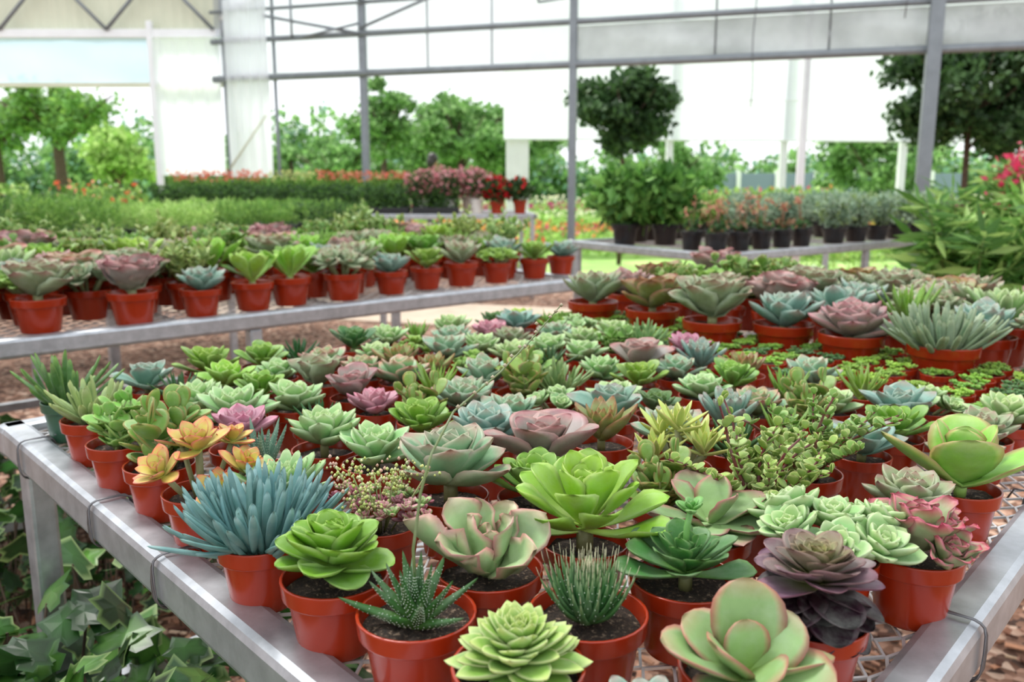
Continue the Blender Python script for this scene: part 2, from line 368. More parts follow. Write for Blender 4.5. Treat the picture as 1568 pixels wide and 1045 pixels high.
def dark_star():
    B=MB(); pot(B,.042); z=ZS
    rosette(B,(0,0,z+.012),.062,28,'spoon',.26,.06,4,80,12,.3,cols=pal('#94bc64','#5c864e','#56703f','#7c965f'),inner=pal('#7eaa54','#5e8c4a','#6a984c','#84a464'),stem=(0,0,z),p=1.1,lmin=.3)
    tube(B,[(0,0,z+.02),(0,.002,z+.05),(.003,.002,z+.066)],.0025,'leaf',hx('#7fae5c'),6)
    rosette(B,(.003,.002,z+.064),.016,12,'fin',.3,.2,10,80,8,.1,cols=pal('#80b056','#6fa24c','#78a050','#8cb06c'))
    return B
def front_ros():
    B=MB(); pot(B,.042); z=ZS
    rosette(B,(0,0,z+.010),.048,96,'tri',.24,.10,-8,84,16,.22,cols=pal('#7ca454','#8ab45e','#c8d890','#d2dea4'),inner=pal('#acca74','#a4c46c','#d0de94','#d8e4aa'),rise=.42,lmin=.22,p=1.0)
    return B
def flap_pink():
    B=MB(); pot(B,.042); z=ZS
    for i,(az,L,el) in enumerate([(178,.082,18),(215,.062,24),(250,.046,24),(320,.058,20),(10,.066,30),(60,.060,42),(110,.062,42),(150,.068,40),(350,.053,56),(200,.054,58),(270,.040,62),(60,.042,78)]):
        leaf(B,(0,0,z+.006),L,L*.33,.0055,'pad',el,26,az,.6,[jit(c) for c in pal('#bcd2a0','#a4c290','#c8b89a','#d49c92')],.20,random.uniform(-3,3))
    return B
def pale_flap():
    B=MB(); pot(B,.042); z=ZS
    for i,(az,L,el,w) in enumerate([(185,.062,20,.42),(80,.060,62,.42),(20,.05,40,.45),(320,.058,8,.45),(240,.05,6,.5),(280,.042,20,.5),(150,.052,30,.45),(110,.036,78,.45),(0,.057,8,.4),(215,.045,40,.42)]):
        leaf(B,(0,0,z+.004),L,L*w,.005,'pad',el,8,az,.22,[jit(c) for c in pal('#9cb868','#94b278','#ac9c7a','#bc7c70')],0,random.uniform(-2,2))
    return B
def pink_cup():
    B=MB(); pot(B,.038); z=ZS
    for (x,y,t,R) in [(0,0,(0,0),.060),(.028,.010,(-5,18),.044),(-.026,.006,(-5,-18),.044),(.004,-.028,(20,0),.040)]:
        rosette(B,(x,y,z+.008),R,20,'pad',.27,.06,28,84,12,.5,cols=pal('#a4c080','#a6b08a','#c85a6e','#d47086'),inner=pal('#acc884','#a8bc88','#c47c86','#d88c98'),wav=.2,p=.9,lmin=.5,tilt=t)
    return B
def green_cup():
    B=MB(); pot(B,.041); z=ZS
    rosette(B,(0,0,z+.018),.054,38,'pad',.35,.07,-14,78,28,.42,cols=pal('#98c45a','#78a846','#82ae4e','#a0c470'),inner=pal('#a6d05e','#92c050','#98c45a','#b0d074'),stem=(0,0,z),p=.85,lmin=.35,rise=.3)
    return B
def big_blue():
    B=MB(); pot(B); z=ZS
    rosette(B,(0,0,z+.022),.078,26,'ech',.33,.065,6,80,26,.42,cols=pal('#acca90','#92b692','#c0968c','#c4b4a0'),inner=pal('#9cc49c','#90bc9c','#b2c8a8','#bcd4b2'),stem=(0,0,z),p=.9,lmin=.4)
    return B
def pink_flat():
    B=MB(); pot(B); z=ZS
    for i,(az,L,el) in enumerate([(330,.068,-2),(20,.060,12),(290,.054,-6),(100,.060,24),(200,.064,8),(250,.052,2),(150,.05,35),(60,.045,50),(320,.04,45)]):
        leaf(B,(0,0,z+.018),L,L*.40,.004,'pad',el,14,az,.3,[jit(c) for c in pal('#a4c084','#9cb682','#b89088','#c47c80')],.06,random.uniform(-1,1))
    tube(B,[(0,0,z),(0,0,z+.022)],.004,'leaf',hx('#9aa070'))
    return B
# ------------------------------------------------------------------ benches
def bench(name,O,a1,a2,La,Lb,z,fw=.042,fh=.05,mesh=(.045,.02),legs=True,strand=.0016):
    e1=np.array([math.cos(math.radians(a1)),math.sin(math.radians(a1)),0]); e2=np.array([math.cos(math.radians(a2)),math.sin(math.radians(a2)),0]); O=np.array([O[0],O[1],0.])
    B=MB(); zt=z+.012
    def rail(p,q,out):
        d=q-p; L=np.linalg.norm(d); d/=L; n=np.array([-d[1],d[0],0]); 
        if np.dot(n,out)<0: n=-n
        R=np.stack([d,n,np.array([0,0,1.])],1); 
        if np.linalg.det(R)<0: R[:,0]*=-1
        c=(p+q)/2+n*fw/2; c[2]=zt-fh/2
        box(B,c,(L+2*fw,fw,fh),'galv',R,bev=.009)
    A=O; Bc=O+e1*La; Cc=O+e1*La+e2*Lb; D=O+e2*Lb
    rail(A,Bc,-e2); rail(Bc,Cc,e1); rail(Cc,D,e2); rail(D,A,-e1)
    k=int(La/.6)
    for i in range(1,k+1):
        p=O+e1*La*i/(k+1); q=p+e2*Lb; d=(q-p)/Lb; R=np.stack([d,np.array([-d[1],d[0],0]),np.array([0,0,1.])],1)
        c=(p+q)/2; c[2]=z-.028; box(B,c,(Lb,.03,.03),'galv',R)
    mx,my=mesh; ni=int(La/(mx/2)); nj=int(Lb/my); s=strand
    V=[];F=[]
    for j in range(nj+1):
        pts=[]
        for i in range(ni+1):
            sg=1 if (i+j)%2 else -1
            pb=min(max(j*my+sg*my*.44,0),Lb); pts.append(O+e1*(i*mx/2)+e2*pb+np.array([0,0,z-.002]))
        pts=np.array(pts)
        for off in ((0,s,.0012),(0,s,-.0012),(0,-s,-.0012),(0,-s,.0012)):
            V.append(pts+e2*off[1]+np.array([0,0,off[2]]))
        b=j*4*(ni+1); m_=ni+1
        for i in range(ni):
            for q in range(4):
                q2=(q+1)%4; F.append((b+q*m_+i,b+q*m_+i+1,b+q2*m_+i+1,b+q2*m_+i))
    B.add(np.vstack(V),F,GREY,'wire',False)
    if legs:
        nl=max(2,int(La/1.1)+1)
        for i in range(nl):
            for bb in (-.01,Lb+.01-.0):
                p=O+e1*(La*i/(nl-1))+e2*bb; R=np.stack([e1,np.array([-e1[1],e1[0],0]),np.array([0,0,1.])],1)
                box(B,(p[0],p[1],(zt-fh)/2),(.040,.040,zt-fh),'galv',R,bev=.006)
        for bb in (0,Lb):
            p=O+e2*bb; q=p+e1*La; c=(p+q)/2; c[2]=.28; R=np.stack([e1,np.array([-e1[1],e1[0],0]),np.array([0,0,1.])],1)
            box(B,c,(La,.03,.03),'galv',R)
    ob=B.obj(name)
    return lambda a,b:(O+e1*a+e2*b)
T1=bench('galvanized_bench',(.084,.380),48,132.6,2.12,1.225,.75,mesh=(.040,.0175),strand=.0015)
T2=bench('galvanized_bench.001',(.27,3.43),222,132,4.2,1.3,.745,mesh=(.06,.028))
T3=bench('galvanized_bench.002',(1.10,4.55),38,122,2.9,1.25,.75,mesh=(.08,.05))
T4=bench('galvanized_bench.003',(-.95,6.2),222,132,4.6,1.3,.78,mesh=(.09,.06))
T5=bench('galvanized_bench.004',(.20,8.5),185,95,3.7,1.1,.82,mesh=(.09,.06))
def tie(name,p,d,outn,w=.05,h=.058):
    B=MB(); p=np.array(p); d=np.array(d); n=np.array(outn)
    for s in range(3):
        P=[]
        for t in np.linspace(0,2*math.pi,22):
            x=np.sign(math.cos(t))*abs(math.cos(t))**.5*w/2; y=np.sign(math.sin(t))*abs(math.sin(t))**.5*h/2
            P.append(p+n*x+np.array([0,0,y])+d*(.0022*s+.004*math.sin(t*2+s)))
        tube(B,P,.0010,'tiewire',GREY,5,False)
    P=[p+n*(-w/2)+np.array([0,0,h/2]),p-n*(w/2+.012)+np.array([0,0,h/2-.004])+d*.01,p-n*(w/2+.02)+np.array([0,0,h/2-.02])+d*.018]
    tube(B,P,.0012,'tiewire',GREY,5)
    return B.obj(name)
e1=np.array([math.cos(math.radians(48)),math.sin(math.radians(48)),0]); e2=np.array([math.cos(math.radians(132.6)),math.sin(math.radians(132.6)),0])
nL=-np.array([math.sin(math.radians(132.6)),-math.cos(math.radians(132.6)),0]); nR=np.array([math.sin(math.radians(48)),-math.cos(math.radians(48)),0])
k=0
for b in (.26,.60,.80,1.12):
    p=T1(0,b)+nL*.021; p[2]=.737; tie('wire_tie'+('.%03d'%k if k else ''),p,e2,nL); k+=1
for a in (.20,.42,.8):
    p=T1(a,0)+nR*.021; p[2]=.737; tie('wire_tie.%03d'%k,p,e1,nR); k+=1
# ------------------------------------------------------------------ plants, bench 1
placed=[]; TZ=.7515
def put(B,name,x,y,rz=None,z=TZ,r=.037,sc=1):
    me=B if isinstance(B,bpy.types.Mesh) else B.mesh(name)
    placed.append((x,y,r)); return place(me,name,(x,y,z),random.uniform(0,6.28) if rz is None else rz,None,sc)
K=1.055
def putk(B,name,x,y,rz=None,sc=1.04): return put(B,name,x*K,y*K,rz,sc=sc,r=.04)
putk(haworthia()(),'potted_zebra_haworthia',-.068,.562)
putk(front_ros(),'potted_echeveria',.004,.494)
putk(aristata(),'potted_lace_aloe',.054,.562)
putk(p_ros('teal',.040,22,.006,wr=.22,shape='fin',T=.12,eo=20)(),'potted_small_blue_echeveria',.074,.436,sc=.98)
putk(pale_flap(),'potted_paddle_plant',.148,.492,0)
putk(aeon_purple(),'potted_purple_aeonium',.212,.554)
putk(pink_cup(),'potted_pink_edged_echeveria',.334,.664)
putk(clusterR('pale',.036,7,.040,26,.022,.037)(),'potted_echeveria_cluster',.262,.657)
putk(dark_star(),'potted_dark_green_aeonium',.134,.615)
putk(lime_spoon(),'potted_lime_aeonium',.062,.684)
putk(flap_pink(),'potted_cotyledon',-.018,.632,0)
putk(green_cup(),'potted_green_aeonium',-.138,.620)
putk(senecio()(),'potted_blue_chalksticks',-.216,.690)
putk(big_blue(),'potted_blue_echeveria',-.060,.795)
putk(sedum_flower(),'potted_flowering_sedum',-.118,.728)
putk(pinkyellow(),'potted_pink_yellow_aeonium',-.308,.805)
putk(stemmy(8,.07,.019,pal('#98b468','#82a656','#98ac64','#a8905c'),'#8a8a5a',pairs=4,shape='pad',wr=.36,spread=.5)(),'potted_jade_plant',-.383,.888)
putk(p_ros('pink',.05,26,.025)(),'potted_lilac_echeveria',-.310,.945)
putk(haworthia(.07,16,PR,W=.10,eo=50,c=pal('#8aa888','#6f927c','#86a48c','#7d9c88'))(),'potted_upright_haworthia',-.2665,.867)
putk(p_ros('pale',.060,36,.018,wr=.24)(),'potted_pale_echeveria',-.215,.940)
putk(p_ros('pale',.058,32,.014,wr=.27)(),'potted_pale_echeveria.001',-.148,.888)
putk(p_ros('mauve',.076,16,.018,shape='pad',wr=.40,T=.05,cup=.45,eo=14)(),'potted_paddle_plant.001',.033,.870)
putk(stemmy(18,.085,.0062,pal('#94b05c','#98b866','#bcc880','#c8ce90'),'#6e2f2c',pairs=13,spread=1.2,bare=3)(),'potted_elephant_bush',.228,.762)
putk(stemmy(14,.09,.0062,pal('#84a856','#90b060','#acbc74','#bec688'),'#6e2f2c',pairs=13,spread=1.0,bare=3)(),'potted_elephant_bush.001',.310,.86)
putk(pink_flat(),'potted_pink_paddle_plant',.172,.703,0)
putk(flapjack(.092,8)(),'potted_flapjack_plant',.450,.815)
putk(p_ros('grey',.054,30,.010)(),'potted_grey_echeveria',.372,.755)
putk(yellowvar(),'potted_variegated_sedum',.178,.880)
putk(p_ros('green',.060,32,.016,wr=.24,shape='spoon',T=.07)(),'potted_green_echeveria',-.108,.985)
putk(p_ros('teal',.062,28,.016)(),'potted_blue_echeveria.001',-.030,.955)
putk(p_ros('brown',.060,26,.016,wr=.2,shape='lance',eo=25)(),'potted_red_tipped_echeveria',.105,.965)
putk(stemmy(8,.06,.012,pal('#a0c478','#84b658','#a0be6c','#b0c880'),'#8a9a5a',pairs=5,spread=.6)(),'potted_green_sedum',-.462,.968)
putk(senecio(40,.02,.04,.065,cols=pal('#8aa070','#9ab47a','#b7c88c','#a5b97c'),W=.005)(),'potted_aloe',-.545,1.07)
put(senecio(30,.02,.05,.085,.034,.06,pal('#4c6c40','#5a8048','#8ca860','#7a9c5c'),.0045,'greenpot',50)(),'potted_dracaena',-.665,1.235)
VAR=[];WT=[]
specs=[(3.4,'pale',dict(R=.062,n=34,h=.010,wr=.23)),(2.6,'pale',dict(R=.056,n=28,h=.008,wr=.32)),(1.8,'blue',dict(R=.064,n=28,h=.010,wr=.27,eo=12)),(1.8,'bluepink',dict(R=.062,n=28,h=.010,wr=.30)),
 (2.2,'green',dict(R=.062,n=28,h=.010,wr=.24,shape='spoon',T=.07)),(1.4,'lime',dict(R=.056,n=26,h=.010,wr=.28)),(.9,'mauve',dict(R=.070,n=18,h=.012,wr=.38,shape='pad',cup=.45,T=.06,eo=14)),(1.6,'grey',dict(R=.060,n=28,h=.008,wr=.29)),
 (1.1,'brown',dict(R=.060,n=28,h=.010,wr=.2,shape='lance',eo=22)),(1,'teal',dict(R=.066,n=36,h=.010,wr=.14,shape='fin',T=.12,eo=28)),(.7,'pink',dict(R=.058,n=30,h=.008,wr=.27)),(1.8,'pale',dict(R=.062,n=46,h=.010,wr=.13,shape='fin',T=.10,eo=15)),
 (1.4,'teal',dict(R=.068,n=20,h=.012,wr=.34,T=.06,cup=.4,eo=10)),(1.2,'dark',dict(R=.060,n=26,h=.010,wr=.24,shape='spoon',T=.07)),(1.2,'green',dict(R=.066,n=28,h=.004,wr=.11,shape='aloe',T=.08,eo=32)),(1,'grey',dict(R=.070,n=16,h=.006,wr=.36,shape='pad',cup=.5,T=.06,eo=30,wav=.12))]
for wt,key,kw in specs:
    for v in range(2): VAR.append(p_ros(key,**kw)().mesh('echeveria_mesh')); WT.append(wt/2)
for wt,fn in ((1.1,stemmy(10,.055,.010,pal('#86a85c','#7aa050','#94b460','#a0b870'),'#7a8a4a',pairs=7)),(1,clusterR('green',.024,7,.030,14,.014)),(1.4,clusterR('pale',.028,6,.034,18,.014)),(.8,haworthia(.06,20,PR,dots=False)),
  (1,stemmy(7,.06,.017,pal('#98b468','#82a656','#98ac64','#a88a5c'),'#8a8a5a',pairs=4,wr=.38,spread=.5)),(.7,senecio(70,.028,.035,.058,cols=pal('#7c9c64','#88a870','#a8bc84','#98b078')))):
    VAR.append(fn().mesh('succulent_mesh')); WT.append(wt)
cnt={}
def nm(base):
    k=cnt.get(base,0); cnt[base]=k+1; return base if k==0 else '%s.%03d'%(base,k)
def small_ok(x,y,d): return all((x-q[0])**2+(y-q[1])**2>=d*d for q in placed)
for ia in range(0,14):
    for ib in range(0,14):
        a=.06+ia*.098; b=.06+ib*.098
        if a>.95+.1*(b>.6) or b>1.15: continue
        p=T1(a,b); 
        if p[1]<.80 and p[0]>-.15: continue
        for tr in range(5):
            x,y=p[0]+random.uniform(-.015,.015),p[1]+random.uniform(-.015,.015)
            if small_ok(x,y,.080):
                put(random.choices(VAR,WT)[0],nm('potted_succulent'),x,y,sc=random.uniform(.90,1.06)*(1-.05*(a>.6))); break
SM=[sedum_small(key=k_)().mesh('sedum_small_mesh') for k_ in ('green','green','dark','lime')]
for ia in range(7):
    for ib in range(18):
        p=T1(.99+ia*.064,.04+ib*.066)
        if random.random()<.12: continue
        if any((p[0]-q[0])**2+(p[1]-q[1])**2<(q[2]+.026)**2 for q in placed): continue
        put(random.choice(SM),nm('small_potted_sedum'),p[0],p[1],r=.028)
# big pots
BP=dict(potR=.064,potH=.088)
BIG=[p_ros('grey',.115,36,.014,eo=16,wr=.25,T=.08,**BP)().mesh('big'),p_ros('brown',.115,30,.018,wr=.30,shape='pad',cup=.4,T=.06,eo=12,**BP)().mesh('big'),
 p_ros('grey',.13,36,.022,wr=.32,shape='pad',cup=.5,T=.05,eo=16,wav=.1,**BP)().mesh('big'),p_ros('teal',.105,32,.014,eo=14,wr=.26,**BP)().mesh('big'),
 p_ros('mauve',.102,40,.012,wr=.32,cup=.35,**BP)().mesh('big'),senecio(110,.05,.065,.095,.064,.088,pal('#84967c','#90a488','#b0bc9c','#a8b894'),.0060)().mesh('big'),
 p_ros('green',.11,32,.014,eo=14,shape='spoon',T=.06,wr=.24,**BP)().mesh('big'),p_ros('lime',.13,26,.014,shape='spoon',wr=.20,T=.045,eo=30,**BP)().mesh('big'),
 stemmy(18,.12,.016,pal('#86a85c','#7aa050','#a0905c','#a0b870'),'#7a8a4a',.064,.088,8)().mesh('big'),
 p_ros('green',.12,40,.010,shape='aloe',wr=.10,eo=35,T=.06,**BP)().mesh('big'),
 p_ros('bluepink',.125,26,.014,shape='pad',wr=.36,T=.05,eo=20,cup=.5,wav=.08,**BP)().mesh('big'),
 clusterR('green',.048,9,.060,16,.03,.064,.088)().mesh('big'),
 p_ros('mauve',.135,30,.02,shape='pad',wr=.40,T=.05,eo=18,cup=.55,wav=.16,**BP)().mesh('big'),
 stemmy(14,.17,.018,pal('#8cac64','#9cb46c','#b4b070','#b0c078'),'#9a8a5a',.064,.088,9,shape='lance',wr=.3)().mesh('big'),
 clusterR('grey',.062,6,.055,20,.04,.064,.088)().mesh('big'),
 p_ros('pale',.115,46,.014,shape='fin',wr=.12,eo=20,T=.09,**BP)().mesh('big')]
for i,(x,y) in enumerate([(.205,2.14),(.334,2.01),(.437,1.84),(.578,1.79),(.675,1.67),(.800,1.555)]):
    put(BIG[[0,1,2,3,4,5][i]],nm('large_potted_succulent'),x,y,r=.066,sc=.97)
for ia in range(7):
    for ib in range(9):
        if ia*.155+1.50>2.06: continue
        p=T1(1.50+ia*.155,.08+ib*.15)
        if .08+ib*.15>1.2: continue
        if any((p[0]-q[0])**2+(p[1]-q[1])**2<(q[2]+.063)**2 for q in placed): continue
        put(random.choice([BIG[i] for i in (0,1,2,3,4,6,8,9,9,11,14,0,14,15,8,12)]),nm('large_potted_succulent'),p[0],p[1],r=.066,sc=random.uniform(.84,.98))
# ------------------------------------------------------------------ bench 2
FR=[(-1.22,2.18,2),(-1.035,2.31,12),(-.90,2.45,3),(-.855,2.77,6),(-.70,2.68,7),(-.555,2.80,14),(-.42,2.95,3),(-.31,3.09,6),(-.19,3.19,0),(-.06,3.29,11),(.09,3.44,6),(.205,3.58,3)]
for x,y,i in FR:
    put(BIG[i],nm('large_potted_succulent'),x,y,r=.066,sc=.90 if i in (6,3,11) else 1)
for ia in range(30):
    for ib in range(9):
        p=T2(.08+ia*.142,.07+ib*.145)
        if ib*.145+.07>1.26: continue
        if any((p[0]-q[0])**2+(p[1]-q[1])**2<(q[2]+.060)**2 for q in placed): continue
        s_=1+.12*min(1,ib/4)
        put(random.choices(BIG,[2.2,1.2,1.8,1.2,.6,1,2.5,1.4,2.2,2,1,2,1.2,1.6,1.6,1.4])[0],nm('large_potted_succulent'),p[0],p[1],r=.066,sc=random.uniform(.9,1.05)*s_)
# ------------------------------------------------------------------ foliage masses
def leafmesh(B,P,L,W,cols,up=.3,out=None,fold=.15,mat='foliage'):
    n=len(P); D=RNG.normal(0,1,(n,3)); D[:,2]+=up
    if out is not None: D=D*.5+out
    D/=np.linalg.norm(D,axis=1)[:,None]; S=np.cross(D,RNG.normal(0,1,(n,3))); S/=np.linalg.norm(S,axis=1)[:,None]
    Nn=np.cross(S,D); s=RNG.uniform(.65,1.25,(n,1)); l=L*s; w=W*s
    V=np.stack([P,P+D*l*.45+S*w+Nn*w*fold,P+D*l,P+D*l*.45-S*w+Nn*w*fold],1).reshape(-1,3)
    F=(np.arange(n)[:,None]*4+np.arange(4)).tolist()
    c=np.array(cols)[RNG.integers(0,len(cols),n)]*RNG.uniform(.8,1.2,(n,1)); C=np.repeat(c,4,0)
    B.add(V,F,C,mat,False)
def blob(n,c,r,shell=.5):
    D=RNG.normal(0,1,(n,3)); D/=np.linalg.norm(D,axis=1)[:,None]
    return np.array(c)+D*np.array(r)*(shell+(1-shell)*RNG.random((n,1)))
G_D=[hx('#2f4a2a'),hx('#3d5c30'),hx('#4f7040')]; G_M=[hx('#5f8a3c'),hx('#76a04a'),hx('#8fb45a')]; G_L=[hx('#8fb85a'),hx('#a5c86c'),hx('#bcd884')]; G_G=[hx('#7f9a80'),hx('#93ab90'),hx('#a9bca2')]
G_T=[hx('#74a058'),hx('#88b468'),hx('#a0c480'),hx('#5c8646')]
def tree(name,x,y,h,cr,cz,cols,n=5000,L=.09,W=.03,trunk=.04,z0=0,lumps=14,ls=.5,zs=1,irr=.0,sx=1):
    B=MB(); tube(B,[(0,0,z0),(.03,.01,cz*.5),(0,0,cz),(0,.02,cz+cr*.4)],[trunk,trunk*.85,trunk*.7,trunk*.3],'bark',GREY,8)
    for q in range(9):
        a=q*.9; tube(B,[(0,0,cz-cr*.7+q*.08*cr),(sx*cr*.35*math.cos(a),cr*.35*math.sin(a),cz-cr*.1),(sx*cr*.75*math.cos(a),cr*.75*math.sin(a),cz+cr*.3)],[trunk*.4,trunk*.25,trunk*.1],'bark',GREY,5)
    for q in range(lumps):
        D=RNG.normal(0,1,3); D/=np.linalg.norm(D); D[2]*=.8*zs; D[0]*=sx
        f=1+irr*RNG.uniform(-1,1); g=ls*(1-irr*RNG.uniform(0,.9))
        c=np.array([0,0,cz])+D*cr*.62*f; P=blob(n//lumps,c,(cr*g*1.15,cr*g*1.15,cr*g*.8),.15)
        leafmesh(B,P,L,W,cols,.1)
    return B.obj(name,(x,y,0),0)
tree('topiary_tree',1.50,12.0,3,.72,2.12,G_D,8500,.11,.034,.035,lumps=26,ls=.38,irr=.3,sx=1.1)
tree('topiary_tree.001',5.5,10.6,3,1.06,2.22,G_D,12000,.11,.034,.045,lumps=30,ls=.38,irr=.3,sx=1.1)
T_=dict(irr=.5,lumps=34,ls=.34)
tree('field_tree',-3.55,24,4,1.0,2.8,G_T,4500,.16,.06,.1,zs=1.4,**T_)
tree('field_tree.001',-1.5,25,4,1.6,2.5,G_T,8000,.17,.06,.12,**T_)
tree('field_tree.002',-10.4,20,4,1.3,2.7,G_M+G_T[:2],5000,.16,.05,.15,zs=.6,sx=1.4,**T_)
tree('field_tree.003',-8.2,18,4,.8,1.6,G_L,5000,.14,.05,.1,irr=.4,lumps=24,ls=.4)
tree('field_tree.004',-12.4,21,4,1.1,2.6,G_M+G_T,4500,.16,.05,.12,zs=.7,sx=1.3,**T_)
tree('field_tree.005',-14.0,22,4,1.3,2.2,G_M+G_T,5500,.16,.05,.12,**T_)
tree('field_tree.006',.2,27,4,1.7,2.6,G_T,7000,.18,.06,.12,**T_)
tree('field_tree.007',9.5,22,4,2.0,1.6,G_T,7000,.2,.06,.12,**T_)
tree('field_tree.008',-5.6,28,4,1.3,1.6,G_T,5000,.18,.06,.12,sx=1.4,**T_)
tree('field_tree.009',-2.8,29,4,1.6,1.9,G_T,7000,.18,.06,.12,**T_)
tree('field_tree.010',-7.6,30,4,1.4,1.5,G_T,5000,.18,.06,.12,sx=1.5,**T_)
tree('field_tree.011',4.5,26,4,1.4,1.5,G_T,5000,.18,.06,.12,sx=1.5,**T_)
B=MB()
for x in np.arange(-34,36,1.9):
    h=random.uniform(1.6,3.2) if x<3 else random.uniform(1.2,2); leafmesh(B,blob(1200,(x,42+random.uniform(-2,2),h*.6),(2.0,1.5,h),.3),.35,.14,G_T+[hx('#8fb5a0')],.1)
B.obj('distant_tree_line')
def tray(name,x,y,z,rz,lx,ly,h,n,L,W,cols,flowers=None,nf=0,up=1.2,black=True,fl=.03):
    B=MB()
    if black: box(B,(0,0,.035),(lx,ly,.07),'blackpot',bev=.006)
    z0=.06 if black else 0
    P=np.stack([RNG.uniform(-lx/2,lx/2,n),RNG.uniform(-ly/2,ly/2,n),z0+h*RNG.random(n)**.6],1)
    P[:,2]*=.82+.18*np.sin(P[:,0]*23+x)*np.cos(P[:,1]*19)
    leafmesh(B,P,L,W,cols,up)
    if flowers:
        P=np.stack([RNG.uniform(-lx/2,lx/2,nf),RNG.uniform(-ly/2,ly/2,nf),z0+h*RNG.uniform(.85,1.15,nf)],1)
        leafmesh(B,P,fl,fl*.5,flowers,.2)
    return B.obj(name,(x,y,z),rz)
r42=math.radians(42)
def on(T,a,b): p=T(a,b); return p[0],p[1]
for i in range(8):
    for j in range(2):
        x,y=on(T4,.30+i*.56,.34+j*.62)
        kind=[G_D+G_M,G_M,G_L,G_M][(i+j)%4]
        tray(nm('tray_of_rosemary_plants'),x,y,.782,r42,.50,.54,.16 if i<3 else .22,3500,.05,.004 if i<5 else .012,kind)
for i in range(6):
    x,y=on(T5,.95+i*.50,.35); tray(nm('tray_of_boxwood_plants'),x,y,.822,math.radians(5),.47,.46,.24,4000,.03,.009,G_D+[hx('#5f8a3c')])
    x,y=on(T5,.95+i*.50,.85); tray(nm('tray_of_flowering_plants'),x,y,.822,math.radians(5),.47,.3,.32,1500,.04,.014,G_M,[hx('#e0705a'),hx('#e8907a')] if i%3 else [hx('#d8d090'),hx('#c0d080')],180)
def bushpot(name,x,y,z,R,H,br,cols,fl,potm='whitepot',nf=250,n=900,L=.035,W=.012):
    B=MB(); pot(B,R,H,potm); leafmesh(B,blob(n,(0,0,H+br*.7),(br,br,br*.75),.3),L,W,cols,.4)
    P=blob(nf,(0,0,H+br*.8),(br*1.02,br*1.02,br*.8),.85); P=P[P[:,2]>H]; leafmesh(B,P,L*.9,L*.45,fl,.3)
    return B.obj(name,(x,y,z),0)
PKF=[hx('#d88a92'),hx('#e6b0b2'),hx('#c87884')]; RDF=[hx('#d0202a'),hx('#b01420')]
for i in range(3): bushpot(nm('potted_pink_begonia'),-.90+i*.27,8.68+i*.02,.822,.07,.15,.19,G_D+[hx('#8a5a50')],PKF)
for i in range(2): bushpot(nm('potted_pink_begonia'),-.74+i*.28,9.1,.822,.07,.16,.20,G_D+[hx('#8a5a50')],PKF)
bushpot('potted_poinsettia',-.15,8.70,.822,.075,.13,.15,G_D,RDF,'pot',160,L=.06,W=.02); bushpot('potted_poinsettia.001',.08,8.72,.822,.07,.14,.13,G_D,RDF,'pot',20,L=.06,W=.02)
def bush(name,x,y,z,R,H,br,cols,potm='blackpot',n=1500,L=.08,W=.02,fl=None,nf=0,stems=14,sq=.9,up=.4):
    B=MB(); pot(B,R,H,potm,24)
    for s in range(stems):
        a=random.uniform(0,6.28); rr=br*random.uniform(.2,.85); tube(B,[(0,0,H*.85),(rr*.4*math.cos(a),rr*.4*math.sin(a),H+br*.5),(rr*math.cos(a),rr*math.sin(a),H+br*random.uniform(.9,1.6))],[.005,.004,.002],'foliage',hx('#5a6a38'),5)
    leafmesh(B,blob(n,(0,0,H+br*.85),(br,br,br*sq),.25),L,W,cols,up)
    if fl: leafmesh(B,blob(nf,(0,0,H+br*.95),(br*1.02,br*1.02,br*sq),.85),L*.8,L*.3,fl,.3)
    return B.obj(name,(x,y,z),0)
for i,(x,y) in enumerate([(.70,5.32),(.95,5.32),(.82,5.62)]):
    bush(nm('potted_pepper_plant'),x,y,.752,.085,.13,.19,[hx('#44722f'),hx('#5f9040'),hx('#7eae56')],n=1500,L=.10,W=.024)
def sticks(name,x,y,z):
    B=MB(); pot(B,.065,.11,'blackpot',24); leafmesh(B,blob(50,(0,0,.13),(.06,.06,.03),.3),.04,.014,G_D+[hx('#8a6a50')],.4)
    for s in range(3):
        a=random.uniform(0,6.28); h=random.uniform(.10,.20); r=.05*random.random()
        P=np.array([(r*.3*math.cos(a),r*.3*math.sin(a),.10),(r*math.cos(a),r*math.sin(a),.10+h*.6),(r*1.6*math.cos(a),r*1.6*math.sin(a),.10+h)])
        tube(B,P,[.003,.0025,.002],'foliage',hx('#a07a60'),5); leafmesh(B,P[-1]+RNG.normal(0,.012,(12,3)),.025,.008,[hx('#b8705a'),hx('#c89078'),hx('#a8a070')],.4)
    return B.obj(name,(x,y,z))
for i in range(9):
    x,y=on(T3,.12+(i%5)*.2,.12+.2*(i//5)); sticks(nm('potted_kalanchoe'),x,y,.752)
for i in range(9):
    x,y=on(T3,.9+i*.22,.55+.25*(i%2)); bush(nm('potted_dusty_plant'),x,y,.752,.08,.1,.12,G_G,n=900,L=.05,W=.008)
for i in range(6):
    x,y=on(T3,1.3+i*.26,.14); bush(nm('potted_dusty_plant'),x,y,.752,.08,.1,.12,G_G+[hx('#8aa068')],n=800,L=.05,W=.008)
for i in range(9):
    x,y=on(T3,.5+i*.27,1.08); bush(nm('potted_green_shrub'),x,y,.752,.08,.1,.13,G_L,n=900,L=.05,W=.016,fl=[hx('#d8a05a'),hx('#c8707a')],nf=30)
